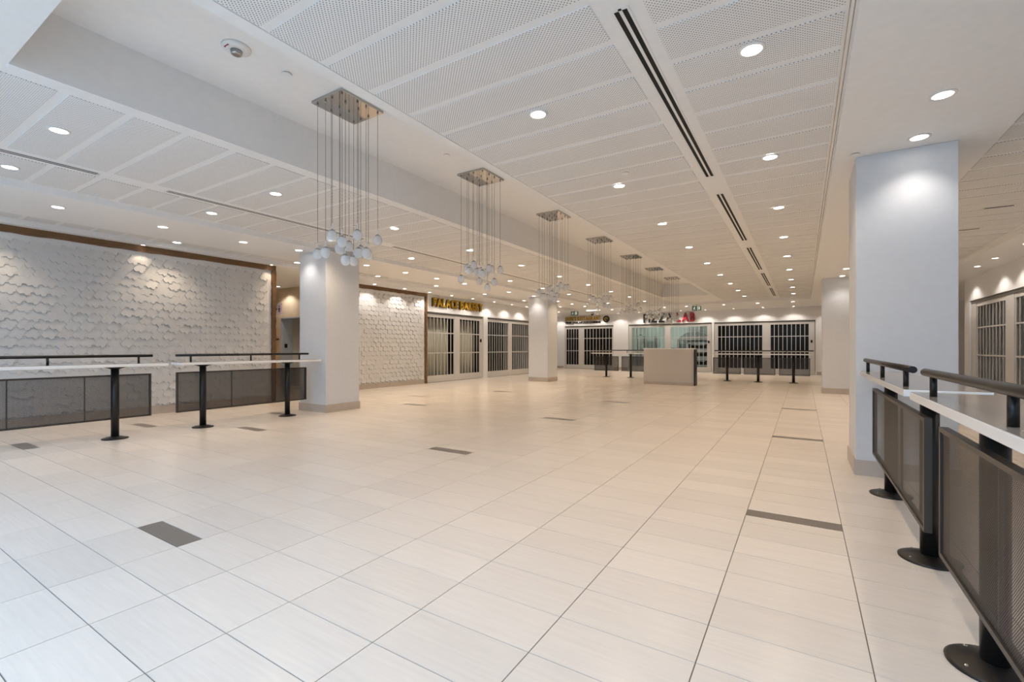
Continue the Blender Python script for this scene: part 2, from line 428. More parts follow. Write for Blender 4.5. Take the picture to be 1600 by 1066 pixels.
def rough_beam(b, along, seed):       # wooden beam with an uneven waney face
    r = random.Random(seed); x0, x1, y0, y1, z0, z1 = b; n = 40; vs = []; fs = []
    for i in range(n + 1):
        t = i / n
        if along == 'y':
            y = y0 + (y1 - y0) * t; a, c, e = r.uniform(0, .018), r.uniform(0, .016), r.uniform(0, .01)
            vs += [(x0, y, z0 + a), (x1 - c, y, z0 + a), (x1 - e, y, z1), (x0, y, z1)]
        else:
            z = z0 + (z1 - z0) * t; a, c, e = r.uniform(0, .014), r.uniform(0, .014), r.uniform(0, .01)
            vs += [(x0, y0 + a, z), (x1 - e, y0 + a, z), (x1 - e, y1 - c, z), (x0, y1 - c, z)]
    for i in range(n):
        for k in range(4):
            fs.append((i * 4 + k, i * 4 + (k + 1) % 4, (i + 1) * 4 + (k + 1) % 4, (i + 1) * 4 + k))
    fs += [(3, 2, 1, 0), (n * 4, n * 4 + 1, n * 4 + 2, n * 4 + 3)]
    return MB().add(vs, fs)
tr1 = struct('trim_1', rough_beam((XL, XL + 0.07, 0.2, 6.36, 3.08, ZS), 'y', 1), WOOD)
tr2 = struct('trim_2', rough_beam((XL, XL + 0.07, 6.27, 6.37, 0.0, 3.08), 'z', 2), WOOD)
tr3 = struct('trim_3', rough_beam((XB, XB + 0.07, 9.0, 12.46, 3.08, ZS), 'y', 3), WOOD)
tr4 = struct('trim_4', rough_beam((XB, XB + 0.07, 12.36, 12.46, 0.0, 3.08), 'z', 4), WOOD)

# ------------------------------------------------------------------ columns
def column(x0, x1, y0, y1, label):
    cx, cy = (x0 + x1) / 2, (y0 + y1) / 2
    t = thing('square_column', label, 'column', (cx, cy, 0), 0, 'square columns')
    hx, hy = (x1 - x0) / 2, (y1 - y0) / 2
    box('shaft', (-hx, hx, -hy, hy, 0, ZS), COLUMN, t, 0.006)
    for p0, p1, out in (((-hx - .016, -hy), (hx + .016, -hy), (0, -1)), ((hx, -hy), (hx, hy), (1, 0)), ((hx + .016, hy), (-hx - .016, hy), (0, 1)), ((-hx, hy), (-hx, -hy), (-1, 0))):
        base_row(t, p0, p1, out)
column(0.455, 1.22, 5.82, 6.62, 'broad pale square column on the right behind the near counters')
column(-8.77, -7.92, 5.80, 6.60, 'pale square column at the left beyond the relief wall counter')
column(-8.87, -8.06, 15.40, 16.20, 'pale square column in front of the left shop gates, farther back')
column(0.47, 1.30, 15.60, 16.40, 'far pale square column on the right near the back gates')

# ------------------------------------------------------------------ slot diffusers
def slot(x, y0, y1, label):
    t = thing('slot_diffuser', label, 'air diffuser', (x, (y0 + y1) / 2, ZP + 0.006), 0, 'linear slot diffusers')
    L = (y1 - y0) / 2
    me = MB()
    for a, b in ((-0.055, -0.040), (-0.010, 0.010), (0.040, 0.055)): me.box(a, b, -L, L, -0.003, 0)
    me.box(-0.04, 0.04, -L, -L + .015, -0.003, 0); me.box(-0.04, 0.04, L - .015, L, -0.003, 0)
    obj('frame', me.mesh('frame'), RING, t)
    for a in (-0.025, 0.025): box('slot', (a - 0.015, a + 0.015, -L + .015, L - .015, -0.002, 0), BLACK, t)
S_R = [(-0.5, 1.9), (2.67, 5.86), (6.57, 9.70), (10.42, 13.54), (14.2, 17.24), (17.9, 20.75)]
nm = ['', 'nearest long', 'second-nearest', 'middle', 'fourth-nearest', 'farthest']
for k, (a, b) in enumerate(S_R):
    if k: slot(-0.92, a, b, nm[k] + ' twin-slot air diffuser in the right ceiling bay')
S_L = [(-0.9, 2.03), (2.70, 5.86), (6.57, 9.70), (10.42, 13.54), (14.2, 17.24), (17.9, 20.75)]
nm = ['nearest', 'second-nearest', 'third-nearest', 'fourth-nearest', 'fifth-nearest', 'farthest']
for k, (a, b) in enumerate(S_L): slot(-6.90, a, b, nm[k] + ' slot air diffuser in the left ceiling bay')
slot(3.55, 10.6, 13.9, 'slot air diffuser in the soffit above the right shop gate')

# ------------------------------------------------------------------ downlights
ring_me = MB().lathe([(0.066, -0.002), (0.070, -0.007), (0.080, -0.006), (0.086, 0.0), (0.066, 0.0)], 28).mesh('ring', True)
def annulus(r0, r1, z0, z1, n=28):
    vs = []; fs = []
    for i in range(n):
        a = 2 * math.pi * i / n; c, s = math.cos(a), math.sin(a)
        vs += [(r0 * c, r0 * s, z0), (r1 * c, r1 * s, z0 + 0.003), (r1 * c, r1 * s, z1), (r0 * c, r0 * s, z1)]
    for i in range(n):
        j = (i + 1) % n
        for k in range(4): fs.append((i * 4 + k, i * 4 + (k + 1) % 4, j * 4 + (k + 1) % 4, j * 4 + k))
    return MB().add(vs, fs).mesh('ring', True)
ring_me = annulus(0.064, 0.084, -0.008, 0.0); ring_me.materials.append(RING)
lens_me = MB().lathe([(0.064, -0.004), (0.064, 0.0)], 24).mesh('lens'); lens_me.materials.append(LENS)
spots = {}
def spot_data(kind):
    if kind not in spots:
        d = bpy.data.lights.new('lamp_' + kind, 'SPOT')
        d.color = LAMP_COL; d.shadow_soft_size = 0.05
        en, size, bl = {'flood': (LAMP_W, 132, 1.0), 'wash': (LAMP_W * 0.36, 110, 0.85), 'scallop': (LAMP_W * 0.55, 126, 0.40), 'narrow': (LAMP_W * 0.48, 108, 0.9), 'lobby': (LAMP_W * 2.2, 140, 1.0), 'strip': (LAMP_W * 0.72, 112, 0.8), 'puck': (LAMP_W * 0.16, 100, 0.9)}[kind]  # lobby: strong lamp added to brighten the lift lobby
        d.energy = en; d.spot_size = math.radians(size); d.spot_blend = bl
        if kind in ('wash', 'scallop'): d.color = (1.0, 0.93, 0.86)
        spots[kind] = d
    return spots[kind]
def downlight(x, y, z, label, group, kind='flood', s=1.0):
    t = thing('downlight', label, 'downlight', (x, y, z), 0, group)
    r = obj('ring', ring_me, None, t); l = obj('lens', lens_me, None, t)
    if s != 1.0: r.scale = l.scale = (s, s, 1)
    la = bpy.data.objects.new('lamp', spot_data(kind)); la.location = (0, 0, -0.03); link(la, t)
ORD = ['nearest', 'second-nearest', 'third-nearest', 'fourth-nearest', 'fifth-nearest', 'sixth-nearest', 'seventh-nearest', 'eighth-nearest', 'ninth-nearest', 'tenth-nearest', 'eleventh-nearest', 'twelfth-nearest', 'thirteenth-nearest', 'fourteenth-nearest', 'fifteenth-nearest', 'sixteenth-nearest']
def row(phrase, pts, z, kind='flood', s=1.0, group=None, order=None):
    k = 0
    for x, y in pts:
        kd = kind
        if isinstance(kind, dict): kd = kind.get((x, y), 'flood')
        if inframe(x, y, z):
            downlight(x, y, z, (order or ORD)[k] + ' round downlight ' + phrase, group or 'recessed downlights', kd, s); k += 1
        else:
            downlight(x, y, z, 'round recessed downlight in the ceiling outside the picture', 'downlights outside the picture', kd, s)
YS = [1.42 + 2.075 * k for k in range(0, 10)]
row('in the ceiling row between slot diffusers and right columns', [(-0.29, y) for y in YS], ZP)
row('in the ceiling row between slot diffusers and chandeliers', [(-1.92, y) for y in YS], ZP)
row('in the left bay row beside the chandelier trough', [(-5.80, y) for y in YS], ZP)
row('in the left bay row beyond the slot diffusers', [(-7.44, y) for y in YS], ZP)
RS = [ (0.90, 2.2), (0.90, 4.72), (0.90, 5.56), (0.90, 8.4), (0.90, 10.8), (0.90, 13.9), (0.90, 15.25)]
row('in the flat soffit above the right columns', RS, ZS, {(0.90, 2.2): 'narrow', (0.90, 4.72): 'narrow', (0.90, 5.56): 'wash', (0.90, 15.25): 'wash'})
LS = [ (-8.62, 2.10), (-8.62, 3.33), (-8.62, 4.58), (-8.42, 5.55), (-8.62, 7.4), (-8.62, 8.65), (-8.62, 9.85), (-8.62, 11.1), (-8.62, 13.6), (-8.50, 15.15), (-8.62, 17.4), (-8.62, 18.8), (-8.62, 20.2)]
row('in the flat soffit above the left columns', LS, ZS, {(-8.62, 2.10): 'narrow', (-8.62, 3.33): 'narrow', (-8.62, 4.58): 'narrow', (-8.42, 5.55): 'wash', (-8.50, 15.15): 'wash'})
row('in the narrow perforated strip near the left wall', [(-10.08, y) for y in (1.7, 4.12, 6.6, 9.05, 11.5, 14.2, 17.1, 20.6)], ZP, 'strip')
row('close to the left wall shops and relief panel', [(-11.0, y) for y in (9.75, 11.0, 12.2, 13.4, 14.7, 16.2, 17.6, 18.9)], ZS, 'scallop', 0.8)
BKX = [-12.6, -11.3, -10.0, -8.80, -7.6, -6.55, -5.40, -4.20, -2.90, -1.62, -0.36, 1.2, 2.8]
LEFTR = [o.replace('nearest', '').strip('-') for o in ORD]
LEFTR = ['leftmost', 'second', 'third', 'fourth', 'fifth', 'sixth', 'seventh', 'eighth', 'ninth', 'tenth', 'eleventh', 'twelfth', 'thirteenth']
row('from the left, washing the wall above the back gates', [(x, YBK - 0.50) for x in BKX], ZS, 'scallop', 0.8, None, LEFTR)
row('from the left, in the soffit before the back gates', [(x, 22.7) for x in (-11.2, -8.2, -5.6, -4.6, -3.0, -1.66, -0.35, 2.2)], ZS, 'flood', 1.0, None, LEFTR)
row('in the right corridor soffit above the shop gate', [(3.50, y) for y in (0.5, 4.0, 7.5, 11.0, 12.3, 13.95, 15.15, 17.2)], ZS, 'scallop', 0.8)
row('in the lobby soffit, the second one added to brighten it', [(-14.0, 8.52), (-13.0, 6.9)], ZS, {(-14.0, 8.52): 'scallop', (-13.0, 6.9): 'lobby'}, 0.8)  # second lamp is an added one that lifts the lobby's brightness
downlight(XL + 0.15, 3.72, ZS, 'small puck light at the wooden trim above the near relief wall', 'trim puck lights', 'puck', 0.45)
downlight(XL + 0.15, 6.2, ZS, 'small puck light at the corner of the wooden trim', 'trim puck lights', 'puck', 0.45)

# ------------------------------------------------------------------ ceiling small things
det = thing('smoke_detector', 'white round smoke detector in the chandelier trough', 'smoke detector', (-3.98, 2.06, ZT))
obj('base_plate', MB().lathe([(0.075, -0.030), (0.105, -0.018), (0.11, 0)], 28).mesh('b', True), RING, det)
obj('sensor', MB().lathe([(0.028, -0.066), (0.040, -0.06), (0.046, -0.030)], 18).mesh('s', True), CAPM, det)
box('marking', (-0.03, 0.03, -0.085, -0.07, -0.029, -0.025), LRED, det)
def sprinkler(x, y, z, lab):
    t = thing('sprinkler_cover', lab, 'sprinkler', (x, y, z), 0, 'sprinkler cover plates')
    obj('cover', MB().lathe([(0.040, -0.012), (0.043, -0.010), (0.043, -0.007)], 24).mesh('c', True), CEIL, t)
    obj('collar', MB().lathe([(0.036, -0.008), (0.036, 0)], 20).mesh('n', True), CAPM, t)
sprinkler(-3.97, 2.50, ZT, 'white sprinkler cover plate just before the nearest chandelier')
sprinkler(-3.90, 4.65, ZT, 'white sprinkler cover plate between the first two chandeliers')
sprinkler(0.44, 5.72, ZS, 'white sprinkler cover plate in the soffit left of the near right column')
sprinkler(-1.72, 5.2, ZP, 'white sprinkler cover plate in the perforated bay by the downlights')
sprinkler(-6.25, 5.1, ZP, 'white sprinkler cover plate in the left perforated bay')
lp = thing('ceiling_lamp', 'bright rectangular ceiling lamp in front of the restaurant sign', 'lamp', (-9.1, 22.4, ZS))
box('frame', (-0.36, 0.36, -0.13, 0.13, -0.02, 0), RING, lp); box('diffuser', (-0.33, 0.33, -0.10, 0.10, -0.026, -0.02), LENS, lp)
dm = thing('dome_camera', 'small dark dome camera hanging before the restaurant sign', 'camera', (-9.75, 23.9, ZS))
obj('housing', MB().lathe([(0.075, -0.10), (0.085, -0.08), (0.085, 0)], 20).mesh('h', True), CAPM, dm)
obj('dome', MB().lathe([(0.01, -0.175), (0.045, -0.165), (0.068, -0.135), (0.075, -0.10)], 20).mesh('d', True), LBLACK, dm)
for y, lab in ((9.25, 'nearer dark slot vent in the right corridor ceiling'), (10.75, 'farther dark slot vent in the right corridor ceiling')):
    t = thing('slot_vent', lab, 'vent', (2.36, y, ZP), 0, 'corridor vents')
    box('vent_frame', (-0.17, 0.17, -0.035, 0.035, -0.006, 0), RING, t); box('vent_opening', (-0.15, 0.15, -0.02, 0.02, -0.008, -0.004), BLACK, t)

# ------------------------------------------------------------------ chandeliers
PW, PL = 0.23, 0.265
plate_me = MB().box(-PW, PW, -PL, PL, -0.028, 0).mesh('canopy_plate', bevel=0.003); plate_me.materials.append(CHROME)
def egg():
    n = 20; prof = [(0.004, -0.058), (0.020, -0.055), (0.034, -0.043), (0.043, -0.022), (0.045, 0.0), (0.041, 0.020), (0.032, 0.036), (0.020, 0.044)]
    mb = MB(); mb.lathe(prof, n); vs = []
    m = len(prof)
    for idx, (x, y, z) in enumerate(mb.v):
        i = idx // m; f = 1 + (0.035 if i % 2 else -0.02); vs.append((x * f, y * f, z))
    mb.v = vs; return mb.mesh('globe', True)
globe_me = egg(); globe_me.materials.append(GLOBE)
core_me = MB().lathe([(0.002, -0.032), (0.016, -0.022), (0.020, 0.0), (0.014, 0.025), (0.010, 0.046)], 12).mesh('bulb', True); core_me.materials.append(RING)
cap_me = MB().lathe([(0.030, 0.036), (0.026, 0.046), (0.010, 0.056), (0.006, 0.060)], 16).mesh('cap', True); cap_me.materials.append(CAPM)
stem_me = MB().lathe([(0.0055, 0.058), (0.0055, 0.115)], 10).mesh('stem', True); stem_me.materials.append(RING)
nip_me = MB().lathe([(0.005, -0.052), (0.009, -0.045), (0.009, -0.028)], 10).mesh('cord_grip', True); nip_me.materials.append(CAPM)
cord_cache = {}
def chandelier(y, label, seed):
    r = random.Random(seed)
    t = thing('pendant_chandelier', label, 'chandelier', (-3.97, y, ZT), 0, 'cluster chandeliers in the trough')
    obj('canopy_plate', plate_me, None, t)
    for a in range(4):
        for b in range(4):
            x = -PW * 0.82 + a * PW * 1.64 / 3 + r.uniform(-.03, .03) * (0 < a < 3); yy = -PL * 0.84 + b * PL * 1.68 / 3 + r.uniform(-.035, .035) * (0 < b < 3)
            zz = -1.44 + 0.02 * r.randint(-5, 6)
            if (a, b) in ((1, 1), (2, 2), (1, 2), (2, 1)): zz -= 0.07
            key = round(zz, 2)
            if key not in cord_cache:
                cord_cache[key] = MB().tube((0, 0, key + 0.112), (0, 0, -0.028), 0.0022, 6).mesh('cord'); cord_cache[key].materials.append(CORD)
            cd = obj('cord', cord_cache[key], None, t, (x, yy, 0)); obj('cord_grip', nip_me, None, cd)
            gl = obj('globe', globe_me, None, t, (x, yy, key))
            obj('cap', cap_me, None, gl); obj('stem', stem_me, None, gl); obj('bulb', core_me, None, gl)
nm = ['nearest', 'second-nearest', 'third-nearest', 'fourth-nearest', 'fifth-nearest', 'sixth-nearest', 'farthest']
for k in range(7): chandelier(3.17 + 2.33 * k, nm[k] + ' cluster chandelier of glass globes on long cords', 40 + k)

# ------------------------------------------------------------------ stand-up counters with mesh screens
post_prof = [(0.150, 0.0), (0.150, 0.008), (0.130, 0.018), (0.052, 0.040), (0.046, 0.046), (0.046, 0.985), (0.060, 0.992), (0.125, 1.004), (0.125, 1.010)]
post_me = MB().lathe([(0.046, 0.03), (0.046, 0.99)], 28).mesh('post', True); post_me.materials.append(DARK)
foot_me = MB().lathe([(0.150, 0.0), (0.152, 0.008), (0.140, 0.014), (0.060, 0.034), (0.047, 0.036)], 36).mesh('foot', True); foot_me.materials.append(DARK)
flange_me = MB().lathe([(0.050, 0.978), (0.125, 1.004), (0.125, 1.010)], 28).mesh('flange', True); flange_me.materials.append(DARK)
bolt_me = MB().lathe([(0.009, 0.0), (0.009, 0.006), (0.004, 0.009)], 8).mesh('bolt'); bolt_me.materials.append(CAPM)
stub_me = MB().lathe([(0.014, 1.05), (0.014, 1.142)], 12).mesh('rail_post', True); stub_me.materials.append(DARK)
def counter(loc, rotz, y0, y1, posts, screens, stubs, rail, label, group):
    t = thing('bar_counter', label, 'counter', loc, rotz, group)
    box('countertop', (-0.175, 0.185, y0, y1, 1.010, 1.049), QUARTZ, t, 0.003)
    box('top_surface', (-0.171, 0.181, y0 + .004, y1 - .004, 1.049, 1.0505), GREYTOP, t)
    for py in posts:
        p = obj('post', post_me, None, t, (0, py, 0)); obj('foot', foot_me, None, p); obj('flange', flange_me, None, p)
        for a in range(4):
            obj('bolt', bolt_me, None, p, (0.118 * math.cos(a * math.pi / 2 + .6), 0.118 * math.sin(a * math.pi / 2 + .6), 0.016))
    for s0, s1, div in screens:
        fr = MB(); xa, xb = -0.085, -0.050; za, zb, wd = 0.265, 0.895, 0.022
        fr.box(xa, xb, s0, s1, za, za + wd).box(xa, xb, s0, s1, zb - wd, zb).box(xa, xb, s0, s0 + wd, za + wd, zb - wd).box(xa, xb, s1 - wd, s1, za + wd, zb - wd)
        f = obj('screen_frame', fr.mesh('screen_frame'), FRAME, t)
        for d_ in div: box('screen_bar', (-0.070, -0.056, d_ - .006, d_ + .006, za + wd, zb - wd), FRAME, f)
        box('mesh_sheet', (-0.0778, -0.0730, s0 + wd, s1 - wd, za + wd, zb - wd), MESHM, f)
    for a, b in rail:
        rl = obj('hand_rail', MB().tube((-0.128, a, 1.158), (-0.128, b, 1.158), 0.0195, 18).mesh('hand_rail', True), DARK, t)
    for s_ in stubs: obj('rail_post', stub_me, None, t, (-0.128, s_, 0))
G1 = 'counters with mesh screens'
for xp, wh in ((0.65, 'on the right in front of the broad column'), (-8.20, 'on the left beside the relief wall')):
    far = 'farther bar counter with dark mesh screen ' + wh
    near = 'nearest bar counter with dark mesh screen ' + wh
    counter((xp, 0, 0), 0, 3.34, 5.76, (3.72, 5.17), [(3.37, 5.60, (4.2,))], (3.60, 4.56, 5.50), [(3.39, 5.69)], far, G1)
    counter((xp, 0, 0), 0, 0.72, 3.17, (1.13, 2.59), [(0.80, 3.04, (1.55, 2.28))], (0.95, 1.93, 2.91), [(0.78, 3.08)], near, G1)
# back counters run across the hall; local y -> world x, screens on the far side
counter((0, 19.45, 0), -math.pi / 2, -2.98, 0.30, (-2.45, -1.40, -0.28), [(-2.96, -1.99, ()), (-1.88, -0.85, ()), (-0.73, 0.22, ())], (-2.7, -1.65, -0.5), [(-2.92, 0.33)], 'long bar counter with three mesh screens before the right back gate', G1)
counter((0, 19.45, 0), -math.pi / 2, -7.92, -5.55, (-7.29, -6.20), [(-7.86, -6.76, ()), (-6.62, -5.62, ())], (-7.1, -6.4), [(-7.55, -5.6)], 'bar counter with two mesh screens left of the pale kiosk', G1)

# ------------------------------------------------------------------ kiosk
k = thing('service_kiosk', 'pale boxy service kiosk with dark end panel in the middle of the hall', 'kiosk', (-3.9, 16.55, 0))
box('body', (-0.86, 0.82, -0.15, 0.15, 0.0, 1.22), KIOSK, k, 0.004)
box('top', (-0.87, 0.83, -0.16, 0.16, 1.22, 1.255), QUARTZ, k, 0.004)
base_row(k, (-0.86, -0.15), (0.82, -0.15), (0, -1), h=0.10)
box('end_panel', (0.82, 0.86, -0.18, 0.18, 0.0, 1.21), DARK, k, 0.003)

# ------------------------------------------------------------------ folding shop gates
gcache = {}
def gbox(name, b, m, bevel=0.0):
    key = (name,) + tuple(round(v, 4) for v in b)
    if key not in gcache:
        gcache[key] = MB().box(*b).mesh(name, bevel=bevel); gcache[key].materials.append(m)
    return gcache[key]
def gate(loc, rotz, leaves, x0, x1, label, group='folding shop gates', kick=0.25, switch=None):
    """local x runs along the shop front, local -y faces the hall"""
    t = thing('folding_gate', label, 'gate', loc, rotz, group)
    box('header', (x0, x1, -0.05, 0.05, 2.49, 2.56), GATED, t)
    box('jamb', (x0, x0 + 0.05, -0.05, 0.05, 0, 2.49), GATE, t); box('jamb', (x1 - 0.05, x1, -0.05, 0.05, 0, 2.49), GATE, t)
    box('floor_track', (x0 + .05, x1 - .05, -0.04, 0.04, 0, 0.012), GATED, t)
    prev = x0 + 0.05
    for a, b, n in leaves:
        if a - prev > 0.03: box('post', (prev, a, -0.035, 0.035, 0.012, 2.49), GATE, t)
        prev = b
        box('top_rail', (a, b, -0.025, 0.025, 2.39, 2.49), GATE, t); kp = box('kick_panel', (a, b, -0.025, 0.025, 0.012, kick), GATE, t)
        for z in (1.06, 1.80): box('cross_rail', (a, b, -0.014, 0.014, z, z + 0.035), GATE, t)
        pw = (b - a) / n
        for i in range(n + 1):
            xx = min(max(a + i * pw, a + 0.013), b - 0.013)
            obj('slat', gbox('slat', (-0.013, 0.013, -0.010, 0.010, kick, 2.39), GATE), None, t, (xx, 0, 0))
        for i in range(n):
            obj('pane', gbox('pane', (0, pw - 0.026, -0.003, 0.003, kick, 2.39), PANE), None, t, (a + i * pw + 0.013, 0, 0))
    if x1 - 0.05 - prev > 0.03: box('post', (prev, x1 - .05, -0.035, 0.035, 0.012, 2.49), GATE, t)
    sx = switch if switch is not None else x1 - 0.13
    box('lock_case', (sx - 0.035, sx + 0.035, -0.065, -0.03, 1.50, 1.63), BLACK, t)
    return t
YG = YBK + 0.08
gate((0, YG, 0), 0, [(-12.26, -11.42, 5), (-11.10, -9.32, 9)], -12.32, -9.25, 'dark folding gate of the restaurant in the far left corner')
gate((0, YG, 0), 0, [(-8.20, -6.34, 9), (-6.06, -4.19, 9)], -8.34, -4.00, 'folding gate of the lit pizza shop behind the kiosk')
gate((0, YG, 0), 0, [(-3.71, -1.66, 11), (-1.35, 0.26, 9)], -3.84, 0.48, 'wide dark folding gate at the right of the back wall')
# left shops face +x: local x -> world y
XG = XB - 0.08
gate((XG, 0, 0), math.pi / 2, [(12.58, 14.12, 8), (14.44, 15.80, 7)], 12.48, 15.96, 'folding gate with cream curtains behind, under the bakery sign')
gate((XG, 0, 0), math.pi / 2, [(16.38, 18.00, 9), (18.32, 20.1, 9)], 16.30, 20.18, 'dark folding gate between bakery and the far left column')
gate((XR + 0.08, 0, 0), -math.pi / 2, [(-17.41, -15.25, 9), (-14.73, -12.12, 11)], -17.78, -12.02, 'folding gate of the shop in the right corridor')
# shop interiors (dark shells)
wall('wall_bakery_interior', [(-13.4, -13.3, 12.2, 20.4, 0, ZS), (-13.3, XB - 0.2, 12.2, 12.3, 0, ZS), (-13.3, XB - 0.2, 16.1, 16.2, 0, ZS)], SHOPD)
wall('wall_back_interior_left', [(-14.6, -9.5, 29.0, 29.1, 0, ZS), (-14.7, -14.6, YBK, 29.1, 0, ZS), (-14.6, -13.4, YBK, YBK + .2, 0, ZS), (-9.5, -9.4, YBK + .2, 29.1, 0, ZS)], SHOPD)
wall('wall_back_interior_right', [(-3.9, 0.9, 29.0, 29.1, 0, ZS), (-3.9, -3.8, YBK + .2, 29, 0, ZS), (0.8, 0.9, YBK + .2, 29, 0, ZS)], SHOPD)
wall('wall_pizza_interior', [(-9.3, -3.9, 29.0, 29.1, 0, ZS), (-9.3, -9.2, YBK + .2, 29, 0, ZS), (-4.05, -3.95, YBK + .2, 29, 0, ZS)], SHOPW)
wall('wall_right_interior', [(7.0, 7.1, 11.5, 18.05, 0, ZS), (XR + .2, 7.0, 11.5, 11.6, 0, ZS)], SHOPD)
# bakery curtains
def curtain(y0, y1, label):
    n = 90; vs = []; fs = []
    for i in range(n + 1):
        y = y0 + (y1 - y0) * i / n; a = 0.028 * math.sin(i * 0.9) + 0.012 * math.sin(i * 2.3 + 1)
        for z in (0.12, 2.36): vs += [(a, y - y0, z), (a - 0.006, y - y0, z)]
    for i in range(n):
        p, q = 4 * i, 4 * i + 4
        fs += [(p, q, q + 2, p + 2), (p + 1, p + 3, q + 3, q + 1), (p, p + 1, q + 1, q), (p + 2, q + 2, q + 3, p + 3)]
    fs += [(0, 2, 3, 1), (4 * n, 4 * n + 1, 4 * n + 3, 4 * n + 2)]
    t = thing('curtain', label, 'curtain', (XB - 0.34, y0, 0), 0, 'bakery curtains')
    obj('cloth', MB().add(vs, fs).mesh('cloth', True), CURTAIN, t)
    obj('curtain_rod', MB().tube((0, -0.05, 2.38), (0, y1 - y0 + 0.05, 2.38), 0.014).mesh('rod'), CAPM, t)
curtain(12.5, 14.08, 'cream curtain behind the left leaf of the bakery gate')
curtain(14.4, 15.68, 'cream curtain behind the right leaf of the bakery gate')
# pizza shop fittings
lt = thing('ceiling_lamp', 'bright strip lamp inside the pizza shop', 'lamp', (-6.4, 27.2, ZS))
box('housing', (-1.9, 1.9, -0.08, 0.08, -0.06, 0), RING, lt)
tubem = mat('cool_tube', (1, 1, 1), 0.5, emit=(0.80, 1.0, 0.90), estr=26.0)
box('tube', (-1.85, 1.85, -0.05, 0.05, -0.085, -0.06), tubem, lt)
hd = thing('range_hood', 'stainless range hood over the pizza oven', 'range hood', (-5.3, 28.4, 1.70))
obj('canopy', MB().add([(-.75, -.5, 0), (.75, -.5, 0), (.75, .5, 0), (-.75, .5, 0), (-.75, -.5, .16), (.75, -.5, .16), (.75, .5, .16), (-.75, .5, .16), (-.4, -.1, .45), (.4, -.1, .45), (.4, .5, .45), (-.4, .5, .45)],
    [(0, 3, 2, 1), (0, 1, 5, 4), (1, 2, 6, 5), (2, 3, 7, 6), (3, 0, 4, 7), (4, 5, 9, 8), (5, 6, 10, 9), (6, 7, 11, 10), (7, 4, 8, 11), (8, 9, 10, 11)]).mesh('canopy'), STEEL, hd)
box('duct', (-.3, .3, -.05, .45, .45, 1.45), STEEL, hd)
ov = thing('pizza_oven', 'stacked stainless pizza oven with dark doors', 'oven', (-5.05, 28.45, 0))
box('body', (-.65, .65, -.45, .45, .12, 1.60), STEEL, ov, .01)
for z in (.30, .78, 1.22):
    d_ = box('oven_door', (-.5, .5, -.475, -.45, z, z + .24), BLACK, ov); obj('handle', MB().tube((-.4, -.50, z + .2), (.4, -.50, z + .2), .012).mesh('h'), STEEL, d_)
for sx in (-.55, .55):
    for sy in (-.38, .38): obj('leg', MB().lathe([(.03, 0), (.03, .12)], 10, sx, sy).mesh('leg'), STEEL, ov)
sh = thing('steel_shelf', 'steel shelving rack with dark trays inside the pizza shop', 'shelf', (-7.85, 28.5, 0))
for sx in (-.32, .32):
    for sy in (-.22, .22): box('upright', (sx - .015, sx + .015, sy - .015, sy + .015, 0, 1.95), BLACK, sh)
for z in (.4, .8, 1.2, 1.6, 1.9): box('shelf_board', (-.32, .32, -.22, .22, z, z + .025), STEEL, sh)
wc = thing('work_counter', 'stainless work counter inside the pizza shop', 'counter', (-7.2, 27.3, 0))
box('worktop', (-1.2, 1.6, -.35, .35, .88, .92), STEEL, wc, .004); box('cabinet', (-1.15, 1.55, -.30, .33, .08, .88), STEEL, wc); box('plinth', (-1.1, 1.5, -.26, .30, 0, .08), BLACK, wc)
fz = thing('white_fridge', 'white upright fridge inside the pizza shop', 'fridge', (-6.5, 28.5, 0))
box('body', (-.3, .3, -.3, .3, .04, 1.75), RING, fz, .01); box('fridge_door', (-.29, .29, -.34, -.305, .1, 1.72), RING, fz, .008); obj('handle', MB().tube((.22, -.37, .8), (.22, -.37, 1.3), .012).mesh('h'), STEEL, fz)
box('base', (-.28, .28, -.28, .28, 0, .04), BLACK, fz)

tap = thing('spray_tap', 'tall arched spray tap on the counter inside the pizza shop', 'tap', (-8.25, 27.2, 0.92))
arc = MB(); pts = [(0, 0, 0), (0, 0, 0.95)] + [(0.16 - 0.16 * math.cos(a), 0, 0.95 + 0.16 * math.sin(a)) for a in (0.5, 1.0, 1.57, 2.1, 2.6, 3.14)] + [(0.32, 0, 0.6)]
for p, q in zip(pts, pts[1:]): arc.tube(p, q, 0.022, 8)
obj('spout', arc.mesh('spout'), CAPM, tap); obj('tap_base', MB().lathe([(0.05, 0), (0.05, 0.04), (0.025, 0.06)], 16).mesh('tb', True), CAPM, tap)
for k_, (bx_, bz, hh, lab) in enumerate([(-7.4, .92, .30, 'leftmost dark pan stack on the pizza shop counter'), (-6.9, .92, .22, 'middle dark pan stack on the pizza shop counter'), (-6.3, .92, .34, 'rightmost dark pan stack on the pizza shop counter')]):
    pt = thing('pan_stack', lab, 'pans', (bx_, 27.3, bz), 0, 'pan stacks in the pizza shop')
    obj('pans', MB().lathe([(.10, 0), (.14, hh * .3), (.10, hh * .32), (.14, hh * .62), (.10, hh * .64), (.14, hh)], 18).mesh('pans', True), GATED, pt)
